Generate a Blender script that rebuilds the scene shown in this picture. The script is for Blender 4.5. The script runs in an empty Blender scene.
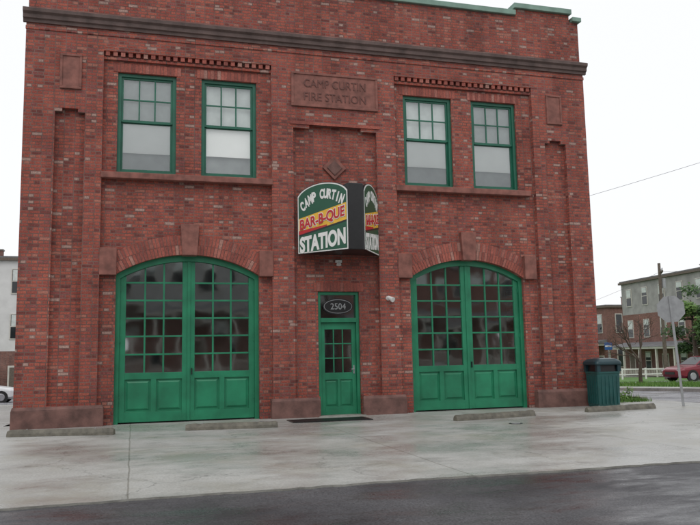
import bpy, math, random
from mathutils import Vector, Matrix
random.seed(7)
sc=bpy.context.scene
sc.view_settings.view_transform='Standard'; sc.view_settings.look='None'; sc.view_settings.exposure=0

# ------------------------------------------------------------ materials
def newmat(name):
    m=bpy.data.materials.new(name); m.use_nodes=True
    nt=m.node_tree; b=nt.nodes['Principled BSDF']
    return m,nt,b
def N(nt,t,**kw):
    n=nt.nodes.new(t)
    for k,v in kw.items(): setattr(n,k,v)
    return n
def ramp(nt,stops,interp='LINEAR'):
    r=N(nt,'ShaderNodeValToRGB'); cr=r.color_ramp; cr.interpolation=interp
    while len(cr.elements)<len(stops): cr.elements.new(0.5)
    for e,(p,c) in zip(cr.elements,stops):
        e.position=p
        if not isinstance(c,(tuple,list)): c=(c,c,c)
        e.color=(c[0],c[1],c[2],1)
    return r
def noise(nt,vec,scale,detail=4,rough=0.55):
    n=N(nt,'ShaderNodeTexNoise'); n.inputs['Scale'].default_value=scale
    n.inputs['Detail'].default_value=detail; n.inputs['Roughness'].default_value=rough
    if vec is not None: nt.links.new(vec,n.inputs['Vector'])
    return n
def mixc(nt,fac,a,b,mode='MIX'):
    m=N(nt,'ShaderNodeMix',data_type='RGBA',blend_type=mode)
    for s,v in ((m.inputs[0],fac),(m.inputs[6],a),(m.inputs[7],b)):
        if isinstance(v,bpy.types.NodeSocket): nt.links.new(v,s)
        elif isinstance(v,(tuple,list)): s.default_value=(v[0],v[1],v[2],1)
        else: s.default_value=v
    return m.outputs[2]
def math_(nt,op,a,b=None,c=None):
    m=N(nt,'ShaderNodeMath',operation=op)
    for i,v in enumerate((a,b,c)):
        if v is None: continue
        if isinstance(v,bpy.types.NodeSocket): nt.links.new(v,m.inputs[i])
        else: m.inputs[i].default_value=v
    return m.outputs[0]
def pos(nt): return N(nt,'ShaderNodeNewGeometry').outputs['Position']
def bump(nt,b,h,strength=0.3,dist=0.01):
    n=N(nt,'ShaderNodeBump'); n.inputs['Strength'].default_value=strength; n.inputs['Distance'].default_value=dist
    nt.links.new(h,n.inputs['Height']); nt.links.new(n.outputs[0],b.inputs['Normal'])

def simple(name,col,rough=0.5,var=0.15,scale=6,metal=0,bmp=0.0,spec=0.5):
    m,nt,b=newmat(name)
    n=noise(nt,pos(nt),scale,3)
    r=ramp(nt,[(0.3,tuple(c*(1-var) for c in col)),(0.7,tuple(min(1,c*(1+var)) for c in col))])
    nt.links.new(n.outputs[0],r.inputs[0]); nt.links.new(r.outputs[0],b.inputs['Base Color'])
    b.inputs['Roughness'].default_value=rough; b.inputs['Metallic'].default_value=metal
    b.inputs['Specular IOR Level'].default_value=spec
    if bmp:
        n2=noise(nt,pos(nt),scale*8,3); bump(nt,b,n2.outputs[0],bmp,0.01)
    return m

def brick(name,tones,mortar,bw=0.200,bh=0.060,ms=0.0095,stain=0.30):
    m,nt,b=newmat(name)
    g=N(nt,'ShaderNodeNewGeometry')
    sp=N(nt,'ShaderNodeSeparateXYZ'); nt.links.new(g.outputs['Position'],sp.inputs[0])
    sn=N(nt,'ShaderNodeSeparateXYZ'); nt.links.new(g.outputs['Normal'],sn.inputs[0])
    ax=math_(nt,'ABSOLUTE',sn.outputs[0]); sel=math_(nt,'GREATER_THAN',ax,0.6)
    mx=N(nt,'ShaderNodeMix',data_type='FLOAT')
    nt.links.new(sel,mx.inputs[0]); nt.links.new(sp.outputs[0],mx.inputs[2]); nt.links.new(sp.outputs[1],mx.inputs[3])
    cb=N(nt,'ShaderNodeCombineXYZ'); nt.links.new(mx.outputs[0],cb.inputs[0]); nt.links.new(sp.outputs[2],cb.inputs[1])
    nz=noise(nt,cb.outputs[0],9,1); vm=N(nt,'ShaderNodeVectorMath',operation='MULTIPLY_ADD')
    nt.links.new(nz.outputs['Color'],vm.inputs[0]); vm.inputs[1].default_value=(0.010,0.008,0); nt.links.new(cb.outputs[0],vm.inputs[2])
    bt=N(nt,'ShaderNodeTexBrick'); bt.offset=0.5; bt.squash=0.52; bt.squash_frequency=2
    nt.links.new(vm.outputs[0],bt.inputs['Vector'])
    bt.inputs['Color1'].default_value=(0,0,0,1); bt.inputs['Color2'].default_value=(1,1,1,1); bt.inputs['Mortar'].default_value=(0.5,0.5,0.5,1)
    bt.inputs['Scale'].default_value=1; bt.inputs['Mortar Size'].default_value=ms; bt.inputs['Mortar Smooth'].default_value=0.3
    bt.inputs['Brick Width'].default_value=bw+ms; bt.inputs['Row Height'].default_value=bh+ms
    r=ramp(nt,tones,'CONSTANT'); nt.links.new(bt.outputs['Color'],r.inputs[0])
    n1=noise(nt,g.outputs['Position'],38,2); rr=ramp(nt,[(0.3,0.72),(0.7,1.28)]); nt.links.new(n1.outputs[0],rr.inputs[0])
    c=mixc(nt,1.0,r.outputs[0],rr.outputs[0],'MULTIPLY')
    nm=noise(nt,g.outputs['Position'],1.3,3,0.7); rm=ramp(nt,[(0.35,tuple(v*0.55 for v in mortar)),(0.62,mortar)]); nt.links.new(nm.outputs[0],rm.inputs[0])
    c=mixc(nt,bt.outputs['Fac'],c,rm.outputs[0])
    mp=N(nt,'ShaderNodeMapping'); mp.inputs['Scale'].default_value=(1.6,1.6,0.3); nt.links.new(g.outputs['Position'],mp.inputs[0])
    n2=noise(nt,mp.outputs[0],0.9,5,0.68); r2=ramp(nt,[(0.34,1-stain),(0.54,0.98),(0.75,1.12)]); nt.links.new(n2.outputs[0],r2.inputs[0])
    c=mixc(nt,1.0,c,r2.outputs[0],'MULTIPLY')
    n3=noise(nt,g.outputs['Position'],2.2,5,0.75); r3=ramp(nt,[(0.55,0.0),(0.80,0.35)]); nt.links.new(n3.outputs[0],r3.inputs[0])
    c=mixc(nt,r3.outputs[0],c,(0.34,0.19,0.16))
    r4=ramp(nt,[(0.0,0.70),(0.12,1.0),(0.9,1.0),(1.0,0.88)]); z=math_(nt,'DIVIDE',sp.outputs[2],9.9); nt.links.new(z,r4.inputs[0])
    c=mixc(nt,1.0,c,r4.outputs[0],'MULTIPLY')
    nt.links.new(c,b.inputs['Base Color'])
    b.inputs['Roughness'].default_value=0.85; b.inputs['Specular IOR Level'].default_value=0.25
    inv=math_(nt,'SUBTRACT',1.0,bt.outputs['Fac']); hh=math_(nt,'MULTIPLY_ADD',n1.outputs[0],0.35,inv)
    bump(nt,b,hh,0.6,0.008)
    return m
BT=[(0.0,(0.190,0.060,0.052)),(0.09,(0.310,0.083,0.064)),(0.3,(0.370,0.099,0.072)),(0.5,(0.335,0.088,0.067)),(0.64,(0.400,0.113,0.080)),(0.82,(0.265,0.086,0.077)),(0.90,(0.40,0.160,0.120)),(0.96,(0.41,0.27,0.23))]
AT=[(0.0,(0.27,0.077,0.060)),(0.25,(0.335,0.093,0.069)),(0.55,(0.375,0.107,0.078)),(0.8,(0.38,0.135,0.105)),(0.94,(0.40,0.205,0.165))]
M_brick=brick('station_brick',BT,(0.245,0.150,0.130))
M_brick2=brick('house_brick',[(0,(0.18,0.085,0.07)),(0.3,(0.23,0.105,0.085)),(0.7,(0.27,0.125,0.10))],(0.24,0.19,0.17),stain=0.15)  # brick tones lightened to stand in for distance haze

def arch_brick():
    m,nt,b=newmat('arch_brick')
    g=N(nt,'ShaderNodeNewGeometry')
    r=ramp(nt,AT,'CONSTANT'); nt.links.new(g.outputs['Random Per Island'],r.inputs[0])
    n1=noise(nt,g.outputs['Position'],30,3); rr=ramp(nt,[(0.3,0.75),(0.7,1.25)]); nt.links.new(n1.outputs[0],rr.inputs[0])
    n2=noise(nt,g.outputs['Position'],1.6,4,0.7); r2=ramp(nt,[(0.35,0.7),(0.6,1.05)]); nt.links.new(n2.outputs[0],r2.inputs[0])
    c=mixc(nt,1,r.outputs[0],rr.outputs[0],'MULTIPLY'); c=mixc(nt,1,c,r2.outputs[0],'MULTIPLY')
    nt.links.new(c,b.inputs['Base Color'])
    b.inputs['Roughness'].default_value=0.85; bump(nt,b,n1.outputs[0],0.3)
    return m
M_archb=arch_brick()
M_mortar=simple('mortar',(0.20,0.13,0.115),0.9,0.2,20)
M_terra=simple('terracotta_stone',(0.235,0.094,0.074),0.75,0.35,5,bmp=0.3)
M_terrad=simple('terracotta_stone_dark',(0.150,0.076,0.064),0.75,0.4,4,bmp=0.4)
M_letter=simple('plaque_letters',(0.145,0.064,0.054),0.8,0.2,20)
M_cornice=simple('brown_cornice',(0.125,0.085,0.077),0.7,0.35,3,bmp=0.3)
M_coping=simple('green_copper_coping',(0.19,0.30,0.245),0.6,0.2,3)
M_green=simple('green_door_paint',(0.016,0.195,0.098),0.42,0.24,2.2,bmp=0.05)
M_greend=simple('green_window_paint',(0.012,0.125,0.076),0.4,0.2,3)
M_blind=simple('window_shade',(0.88,0.88,0.86),0.8,0.03,2)
M_blindg=simple('sheer_curtain',(0.56,0.60,0.58),0.8,0.15,3)
M_backing=simple('grey_pane_backing',(0.20,0.215,0.215),0.8,0.3,2)  # grey panel in place of the room behind the lower sash
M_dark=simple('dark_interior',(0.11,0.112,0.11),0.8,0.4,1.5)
M_black=simple('black_metal',(0.012,0.012,0.013),0.35,0.2,8)
M_white=simple('white_paint',(0.78,0.78,0.76),0.5,0.05,8)
M_galv=simple('galvanised_steel',(0.34,0.35,0.36),0.45,0.12,9,metal=0.3)
M_signgreen=simple('sign_green',(0.006,0.085,0.042),0.35,0.08,5)
M_yellow=simple('sign_yellow',(0.80,0.46,0.04),0.4,0.12,9)
M_red=simple('sign_red',(0.50,0.015,0.02),0.4,0.1,9)
M_roof=simple('roof_membrane',(0.08,0.08,0.085),0.8,0.3,2)
M_bark=simple('bark',(0.075,0.055,0.042),0.9,0.35,14,bmp=0.5)
M_wood=simple('weathered_wood',(0.13,0.105,0.085),0.85,0.3,12)

def glass(name,refl=0.32,tint=(0.75,0.8,0.8),rough=0.03,wav=0.03):
    m,nt,b=newmat(name); nt.nodes.remove(b)
    out=nt.nodes['Material Output']
    tr=N(nt,'ShaderNodeBsdfTransparent'); tr.inputs[0].default_value=(*tint,1)
    gl=N(nt,'ShaderNodeBsdfGlossy'); gl.inputs[0].default_value=(0.9,0.95,0.95,1); gl.inputs['Roughness'].default_value=rough
    n=noise(nt,pos(nt),2.2,1); bp=N(nt,'ShaderNodeBump'); bp.inputs['Strength'].default_value=wav; bp.inputs['Distance'].default_value=0.03
    nt.links.new(n.outputs[0],bp.inputs['Height']); nt.links.new(bp.outputs[0],gl.inputs['Normal'])
    fr=N(nt,'ShaderNodeFresnel'); fr.inputs[0].default_value=1.5
    f=math_(nt,'MULTIPLY_ADD',fr.outputs[0],1.6,refl-0.06); 
    mx=N(nt,'ShaderNodeMixShader'); nt.links.new(f,mx.inputs[0]); nt.links.new(tr.outputs[0],mx.inputs[1]); nt.links.new(gl.outputs[0],mx.inputs[2])
    nt.links.new(mx.outputs[0],out.inputs[0]); return m
M_glass=glass('window_glass',0.32,(0.85,0.89,0.88),0.05,0.08)
M_glassup=glass('upper_window_glass',0.17,(0.98,0.99,0.985))

def wetconcrete():
    m,nt,b=newmat('wet_concrete')
    P=pos(nt)
    n=noise(nt,P,0.30,5,0.65)
    mp=N(nt,'ShaderNodeMapping'); mp.inputs['Scale'].default_value=(0.6,0.9,1); mp.inputs['Rotation'].default_value=(0,0,0.3); nt.links.new(P,mp.inputs[0])
    n2=noise(nt,mp.outputs[0],0.55,6,0.70)
    nf=noise(nt,P,34,3,0.7)
    wet=ramp(nt,[(0.42,0.05),(0.60,1.0)]); nt.links.new(n2.outputs[0],wet.inputs[0])
    base=ramp(nt,[(0.3,(0.315,0.312,0.290)),(0.5,(0.410,0.411,0.393)),(0.7,(0.485,0.49,0.475))]); nt.links.new(n.outputs[0],base.inputs[0])
    fine=ramp(nt,[(0.35,0.84),(0.65,1.12)]); nt.links.new(nf.outputs[0],fine.inputs[0])
    c=mixc(nt,1,base.outputs[0],fine.outputs[0],'MULTIPLY')
    wetc=mixc(nt,1,c,(0.74,0.74,0.73),'MULTIPLY')
    c=mixc(nt,wet.outputs[0],c,wetc)
    nj=noise(nt,P,1.1,3); vj=N(nt,'ShaderNodeVectorMath',operation='MULTIPLY_ADD'); nt.links.new(nj.outputs['Color'],vj.inputs[0]); vj.inputs[1].default_value=(0.05,0.05,0); nt.links.new(P,vj.inputs[2])
    bt=N(nt,'ShaderNodeTexBrick'); bt.offset=0; nt.links.new(vj.outputs[0],bt.inputs['Vector'])
    bt.inputs['Scale'].default_value=1; bt.inputs['Brick Width'].default_value=3.66; bt.inputs['Row Height'].default_value=4.35; bt.inputs['Mortar Size'].default_value=0.014
    bt.inputs['Mortar Smooth'].default_value=0.6
    bt.inputs['Color1'].default_value=(0.92,0.92,0.92,1); bt.inputs['Color2'].default_value=(1.06,1.06,1.05,1); bt.inputs['Mortar'].default_value=(0.62,0.61,0.58,1)
    c=mixc(nt,1,c,bt.outputs['Color'],'MULTIPLY')
    nw=noise(nt,P,1.6,4,0.7); vw=N(nt,'ShaderNodeVectorMath',operation='MULTIPLY_ADD'); nt.links.new(nw.outputs['Color'],vw.inputs[0]); vw.inputs[1].default_value=(0.9,0.9,0); nt.links.new(P,vw.inputs[2])
    vo=N(nt,'ShaderNodeTexVoronoi',feature='DISTANCE_TO_EDGE'); vo.inputs['Scale'].default_value=0.27; nt.links.new(vw.outputs[0],vo.inputs['Vector'])
    rc=ramp(nt,[(0.0,0.55),(0.0035,1.0)]); nt.links.new(vo.outputs['Distance'],rc.inputs[0]); c=mixc(nt,1,c,rc.outputs[0],'MULTIPLY')
    n5=noise(nt,P,1.3,6,0.78); r5=ramp(nt,[(0.32,0.66),(0.46,1.0)]); nt.links.new(n5.outputs[0],r5.inputs[0])
    c=mixc(nt,1,c,r5.outputs[0],'MULTIPLY')
    n6=noise(nt,P,0.7,5,0.7); r6=ramp(nt,[(0.50,0.0),(0.70,0.6)]); nt.links.new(n6.outputs[0],r6.inputs[0])
    c=mixc(nt,r6.outputs[0],c,(0.28,0.265,0.21))
    nt.links.new(c,b.inputs['Base Color'])
    rr=ramp(nt,[(0.0,0.55),(0.6,0.36),(1.0,0.24)]); nt.links.new(wet.outputs[0],rr.inputs[0]); nt.links.new(rr.outputs[0],b.inputs['Roughness'])
    b.inputs['IOR'].default_value=1.36
    hh=math_(nt,'MULTIPLY',nf.outputs[0],math_(nt,'SUBTRACT',1.15,wet.outputs[0])); bump(nt,b,hh,0.25,0.01)
    return m
def wetasphalt(name='wet_asphalt',k=1.0):
    m,nt,b=newmat(name); P=pos(nt)
    n=noise(nt,P,0.5,5,0.65); nf=noise(nt,P,55,2,0.7)
    mp=N(nt,'ShaderNodeMapping'); mp.inputs['Scale'].default_value=(0.45,1.1,1); nt.links.new(P,mp.inputs[0])
    n2=noise(nt,mp.outputs[0],0.9,6,0.68)
    base=ramp(nt,[(0.35,tuple(k*v for v in(0.034,0.034,0.038))),(0.65,tuple(k*v for v in(0.085,0.085,0.09)))]); nt.links.new(n.outputs[0],base.inputs[0])
    fine=ramp(nt,[(0.3,0.5),(0.7,1.7)]); nt.links.new(nf.outputs[0],fine.inputs[0])
    nt.links.new(mixc(nt,1,base.outputs[0],fine.outputs[0],'MULTIPLY'),b.inputs['Base Color'])
    rr=ramp(nt,[(0.44,0.60),(0.58,0.17)]); nt.links.new(n2.outputs[0],rr.inputs[0]); nt.links.new(rr.outputs[0],b.inputs['Roughness'])
    b.inputs['IOR'].default_value=1.38
    bump(nt,b,nf.outputs[0],0.35,0.008); return m
M_conc=wetconcrete(); M_asph=wetasphalt()
M_asph2=wetasphalt('side_street_asphalt',3.2)
M_curb=simple('kerb_concrete',(0.27,0.265,0.24),0.6,0.3,5,bmp=0.4)
M_stop=simple('parking_stop_concrete',(0.125,0.115,0.09),0.6,0.4,7,bmp=0.5)
M_ground=simple('ground_soil',(0.07,0.10,0.045),0.9,0.4,0.5,bmp=0.3)
M_grass=simple('grass_turf',(0.085,0.18,0.035),0.9,0.35,1.5,bmp=0.4)
def leafmat(name,a,bcol):
    m,nt,b=newmat(name); g=N(nt,'ShaderNodeNewGeometry')
    r=ramp(nt,[(0.0,a),(1.0,bcol)]); nt.links.new(g.outputs['Random Per Island'],r.inputs[0])
    nt.links.new(r.outputs[0],b.inputs['Base Color']); b.inputs['Roughness'].default_value=0.6; b.inputs['Specular IOR Level'].default_value=0.3
    return m
M_leaf=leafmat('leaves',(0.06,0.13,0.03),(0.17,0.29,0.07))
M_leafd=leafmat('leaves_dark',(0.03,0.075,0.025),(0.09,0.17,0.05))
M_blade=leafmat('grass_blades',(0.06,0.14,0.025),(0.16,0.29,0.06))
M_bud=leafmat('reddish_buds',(0.12,0.05,0.035),(0.22,0.10,0.06))

# ------------------------------------------------------------ mesh builder
class MB:
    def __init__(s): s.v=[]; s.f=[]; s.m=[]; s.mats=[]
    def mi(s,mat):
        if mat not in s.mats: s.mats.append(mat)
        return s.mats.index(mat)
    def face(s,pts,mat):
        i=len(s.v); s.v+= [tuple(p) for p in pts]; s.f.append(tuple(range(i,i+len(pts)))); s.m.append(s.mi(mat))
    def box(s,x0,x1,y0,y1,z0,z1,mat,M=None):
        P=[(x0,y0,z0),(x1,y0,z0),(x1,y1,z0),(x0,y1,z0),(x0,y0,z1),(x1,y0,z1),(x1,y1,z1),(x0,y1,z1)]
        s.hexa(P,mat,M)
    def hexa(s,P,mat,M=None):
        if M is not None: P=[tuple(M@Vector(p)) for p in P]
        i=len(s.v); s.v+=P; k=s.mi(mat)
        for f in ((0,3,2,1),(4,5,6,7),(0,1,5,4),(1,2,6,5),(2,3,7,6),(3,0,4,7)):
            s.f.append(tuple(i+a for a in f)); s.m.append(k)
    def loft(s,rings,mat,cap=True,mats=None):
        i0=len(s.v); n=len(rings[0]); 
        for r in rings: s.v+=[tuple(p) for p in r]
        for a in range(len(rings)-1):
            for b in range(n):
                c=(b+1)%n
                s.f.append((i0+a*n+b,i0+a*n+c,i0+(a+1)*n+c,i0+(a+1)*n+b)); s.m.append(s.mi(mats(a,b) if mats else mat))
        if cap:
            s.f.append(tuple(i0+b for b in range(n))[::-1]); s.m.append(s.mi(mat))
            s.f.append(tuple(i0+(len(rings)-1)*n+b for b in range(n))); s.m.append(s.mi(mat))
    def tube(s,pts,rads,mat,n=8):
        rings=[]
        for i,p in enumerate(pts):
            p=Vector(p); d=(Vector(pts[min(i+1,len(pts)-1)])-Vector(pts[max(i-1,0)])).normalized()
            a=d.orthogonal().normalized() if abs(d.z)<0.9 else Vector((1,0,0)).cross(d).normalized()
            b=d.cross(a)
            rings.append([p+rads[i]*(math.cos(t*2*math.pi/n)*a+math.sin(t*2*math.pi/n)*b) for t in range(n)])
        s.loft(rings,mat)
    def obj(s,name,parent=None,loc=None,rotz=0,bevel=0,smooth=False,recalc=True):
        me=bpy.data.meshes.new(name); me.from_pydata(s.v,[],s.f)
        for m in s.mats: me.materials.append(m)
        me.polygons.foreach_set('material_index',s.m)
        if smooth: me.polygons.foreach_set('use_smooth',[True]*len(s.f))
        me.update()
        if recalc:
            import bmesh
            bm=bmesh.new(); bm.from_mesh(me); bmesh.ops.recalc_face_normals(bm,faces=bm.faces); bm.to_mesh(me); bm.free()
        o=bpy.data.objects.new(name,me); sc.collection.objects.link(o)
        if parent: o.parent=parent
        if loc: o.location=loc
        o.rotation_euler=(0,0,rotz)
        if bevel:
            md=o.modifiers.new('bevel','BEVEL'); md.width=bevel; md.segments=2; md.limit_method='ANGLE'
        return o
def empty(name,loc=(0,0,0),rotz=0):
    o=bpy.data.objects.new(name,None); sc.collection.objects.link(o); o.location=loc; o.rotation_euler=(0,0,rotz); return o

def text_geo(txt,offset=0.0,extrude=0.01):
    c=bpy.data.curves.new('t','FONT'); c.body=txt; c.size=1; c.extrude=extrude; c.offset=offset; c.align_x='LEFT'
    o=bpy.data.objects.new('t',c); sc.collection.objects.link(o)
    dg=bpy.context.evaluated_depsgraph_get(); dg.update()
    me=bpy.data.meshes.new_from_object(o.evaluated_get(dg))
    vs=[tuple(v.co) for v in me.vertices]; fs=[tuple(p.vertices) for p in me.polygons]
    bpy.data.objects.remove(o); bpy.data.curves.remove(c); bpy.data.meshes.remove(me)
    return vs,fs
def add_text(mb,txt,w,h,M,mat,offset=0.0,depth=0.01,shear=0.0):
    vs,fs=text_geo(txt,offset,0.5)
    x0=min(v[0] for v in vs); x1=max(v[0] for v in vs); y0=min(v[1] for v in vs); y1=max(v[1] for v in vs)
    i=len(mb.v)
    for v in vs:
        x=((v[0]-x0)/(x1-x0)-0.5)*w; y=((v[1]-y0)/(y1-y0)-0.5)*h; z=v[2]*2*depth
        mb.v.append(tuple(M@Vector((x,y+shear*x,z))))
    k=mb.mi(mat)
    for f in fs: mb.f.append(tuple(i+a for a in f)); mb.m.append(k)

# ------------------------------------------------------------ terrain
def gz(y):
    if y<1: return 0.0
    return -0.03*(min(y,61)-1)
def sheet(name,x0,x1,y0,y1,dz,mat,thick=0.0,parent=None):
    ys=sorted(set([y0,y1]+[y for y in (1.0,61.0) if y0<y<y1])); b=MB()
    for a,c in zip(ys[:-1],ys[1:]):
        if thick:
            b.hexa([(x0,a,gz(a)+dz-thick),(x1,a,gz(a)+dz-thick),(x1,c,gz(c)+dz-thick),(x0,c,gz(c)+dz-thick),(x0,a,gz(a)+dz),(x1,a,gz(a)+dz),(x1,c,gz(c)+dz),(x0,c,gz(c)+dz)],mat)
        else: b.face([(x0,a,gz(a)+dz),(x1,a,gz(a)+dz),(x1,c,gz(c)+dz),(x0,c,gz(c)+dz)],mat)
    return b.obj(name,parent=parent)
sheet('ground',-500,600,-500,900,-0.08,M_ground)
b=MB(); xs=[-60+i*0.12 for i in range(int(73.6/0.12)+1)]
edge=[-8.70+0.03*math.sin(x*0.7)+0.02*math.sin(x*2.3+1)+random.uniform(-0.022,0.022) for x in xs]
for i in range(len(xs)-1):
    b.face([(xs[i],edge[i],0),(xs[i+1],edge[i+1],0),(xs[i+1],1.0,0),(xs[i],1.0,0)],M_conc)
    b.face([(xs[i],edge[i],-0.04),(xs[i+1],edge[i+1],-0.04),(xs[i+1],edge[i+1],0),(xs[i],edge[i],0)],M_curb)
xe=xs[-1]; b.face([(xe,edge[-1],-0.04),(xe,1,-0.04),(xe,1,0),(xe,edge[-1],0)],M_curb)
b.obj('concrete_pavement',recalc=False)
sheet('rear_pavement',-60,-2.6,1.0,22,0.0,M_conc)
sheet('main_road',-200,200,-24,-8.6,-0.022,M_asph)
sheet('side_street',13.2,19.6,-8.6,160,-0.034,M_asph2)
sheet('rear_street',-120,13.2,22,42,-0.034,M_asph2)
sheet('far_pavement',-200,200,-28,-24,0.09,M_conc,0.2)
sheet('side_pavement',19.6,21.3,-8.6,120,0.08,M_conc,0.2)
sheet('parking_lane',26.5,80,17.5,23.5,0.075,M_asph2,0.05)
sheet('grass_verge',21.3,200,-8.6,120,0.06,M_grass,0.2)
sheet('planting_bed',11.6,13.0,0.9,40,0.06,M_grass,0.2)
sheet('kerb',13.0,13.2,0.9,120,0.10,M_curb,0.25)

# ------------------------------------------------------------ fire station
B=empty('brick_fire_station')
XL,XR=-2.28,11.20; YB=0.12; D=20.0
wins=[(-0.40,0.85),(1.40,2.64),(6.22,7.49),(8.02,9.25)]; WZ0,WZ1=5.34,7.61
gar=[(-0.37,2.69),(6.28,9.26)]; ZS,ZC=3.15,3.59
cdx0,cdx1,cdz=4.03,5.01,2.80
def grid_slab(b,rects,holes,y0,y1,mat):
    xs=sorted({r[i] for r in rects+holes for i in (0,1)}); zs=sorted({r[i] for r in rects+holes for i in (2,3)})
    def solid(i,j):
        if i<0 or j<0 or i>=len(xs)-1 or j>=len(zs)-1: return False
        x=(xs[i]+xs[i+1])/2; z=(zs[j]+zs[j+1])/2
        ins=lambda r:r[0]<x<r[1] and r[2]<z<r[3]
        return any(map(ins,rects)) and not any(map(ins,holes))
    for i in range(len(xs)-1):
        for j in range(len(zs)-1):
            if not solid(i,j): continue
            a,c,e,g=xs[i],xs[i+1],zs[j],zs[j+1]
            b.face([(a,y0,e),(c,y0,e),(c,y0,g),(a,y0,g)],mat)
            if not solid(i-1,j): b.face([(a,y1,e),(a,y0,e),(a,y0,g),(a,y1,g)],mat)
            if not solid(i+1,j): b.face([(c,y0,e),(c,y1,e),(c,y1,g),(c,y0,g)],mat)
            if not solid(i,j-1): b.face([(a,y0,e),(a,y1,e),(c,y1,e),(c,y0,e)],mat)
            if not solid(i,j+1): b.face([(a,y0,g),(c,y0,g),(c,y1,g),(a,y1,g)],mat)
b=MB()
holes=[(x0,x1,WZ0,WZ1) for x0,x1 in wins]+[(x0,x1,-0.3,ZC) for x0,x1 in gar]+[(cdx0,cdx1,-0.3,cdz)]
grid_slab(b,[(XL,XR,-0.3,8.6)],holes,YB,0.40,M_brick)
def archz(x,g,off=0.0):
    cx=(g[0]+g[1])/2; w=(g[1]-g[0])/2; r=ZC-ZS; R=(w*w+r*r)/(2*r); zc=ZC-R
    return zc+math.sqrt(max((R+off)**2-(x-cx)**2,0))
for g in gar:
    n=28; xs=[g[0]+(g[1]-g[0])*i/n for i in range(n+1)]
    for i in range(n):
        a,c=xs[i],xs[i+1]; za,zc_=archz(a,g),archz(c,g)
        b.face([(a,YB,za),(c,YB,zc_),(c,YB,ZC),(a,YB,ZC)],M_brick)
        b.face([(a,YB,za),(a,0.40,za),(c,0.40,zc_),(c,YB,zc_)],M_archb)
rects=[(XL,-0.70,-0.3,8.55),(2.97,5.96,-0.3,8.55),(9.66,XR,-0.3,8.55),(XL,XR,8.10,8.55)]
ph=[(-1.66,-1.06,0.44,6.60),(-1.52,-1.20,6.60,6.68),(9.98,10.58,0.44,6.60),(10.12,10.44,6.60,6.68),(3.47,5.48,0.44,6.58),(3.85,5.10,6.58,6.66),(cdx0,cdx1,-0.3,0.44)]
grid_slab(b,rects,ph,0.0,YB+0.01,M_brick)
b.obj('front_wall',B,recalc=False)
b=MB()
for (x0,x1) in ((-0.70,2.97),(5.96,9.66)):
    b.box(x0,x1,0.003,YB+0.02,8.03,8.10,M_brick)
    n=int((x1-x0)/0.155); st=(x1-x0)/n
    for i in range(n): b.box(x0+i*st+0.035,x0+i*st+0.125,0.02,YB+0.02,7.93,8.03,M_archb)
    b.box(x0,x1,0.055,YB+0.02,7.86,7.92,M_brick)
b.box(XL-0.01,XR+0.01,-0.02,0.02,8.36,8.43,M_brick)
b.box(3.40,3.95,-0.025,0.02,6.66,6.735,M_archb); b.box(3.95,5.0,-0.025,0.02,6.66,6.72,M_archb); b.box(5.0,5.55,-0.025,0.02,6.66,6.735,M_archb)
b.obj('corbel_table',B)
b=MB()
b.box(XL,XL+0.3,0.40,D,-1,9.2,M_brick); b.box(XR-0.3,XR,0.40,D,-1,9.2,M_brick); b.box(XL+0.3,XR-0.3,D-0.3,D,-1,9.2,M_brick)
b.obj('side_walls',B)
b=MB(); b.box(XL+0.05,XR-0.05,0.3,D-0.05,9.2,9.35,M_roof); b.obj('roof',B)
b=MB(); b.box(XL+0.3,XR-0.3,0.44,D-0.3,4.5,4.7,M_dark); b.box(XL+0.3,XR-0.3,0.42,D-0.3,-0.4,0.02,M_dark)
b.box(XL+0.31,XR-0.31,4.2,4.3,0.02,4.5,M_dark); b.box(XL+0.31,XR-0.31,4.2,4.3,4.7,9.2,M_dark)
b.obj('interior_floor_and_partition',B)
b=MB()
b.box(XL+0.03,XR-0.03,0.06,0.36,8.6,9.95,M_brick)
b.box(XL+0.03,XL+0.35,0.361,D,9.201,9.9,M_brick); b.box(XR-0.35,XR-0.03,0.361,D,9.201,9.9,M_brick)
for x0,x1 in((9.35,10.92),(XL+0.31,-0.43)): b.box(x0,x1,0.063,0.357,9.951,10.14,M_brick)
b.obj('parapet',B)
b=MB()
b.box(-0.42,9.34,-0.01,0.43,9.952,10.09,M_coping)
for x0,x1 in((9.30,10.97),(XL+0.26,-0.38)): b.box(x0,x1,-0.02,0.44,10.141,10.28,M_coping)
b.box(10.98,XR+0.04,-0.03,0.45,9.952,10.07,M_coping); b.box(XL-0.04,XL+0.25,-0.03,0.45,9.952,10.07,M_coping)
b.obj('coping',B,bevel=0.012)
b=MB(); prof=[(0.02,8.50),(-0.04,8.50),(-0.05,8.56),(-0.09,8.58),(-0.10,8.66),(-0.15,8.70),(-0.16,8.77),(-0.12,8.795),(0.06,8.83)]
def ring(x): return [(x,y,z) for y,z in prof]
b.loft([ring(XL-0.06),ring(XR+0.07)],M_cornice)
b.obj('cornice',B)
b=MB()
for x0,x1 in ((XL-0.04,-0.56),(2.93,cdx0-0.005),(cdx1+0.005,6.06),(9.42,XR+0.04)):
    b.box(x0,x1,-0.055,YB+0.02,-0.2,0.36,M_terrad)
    b.hexa([(x0,-0.055,0.36),(x1,-0.055,0.36),(x1,YB+0.02,0.36),(x0,YB+0.02,0.36),(x0+0.02,-0.006,0.43),(x1-0.02,-0.006,0.43),(x1-0.02,YB+0.02,0.43),(x0+0.02,YB+0.02,0.43)],M_terrad)
b.obj('stone_plinth',B,bevel=0.01)
b=MB()
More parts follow.
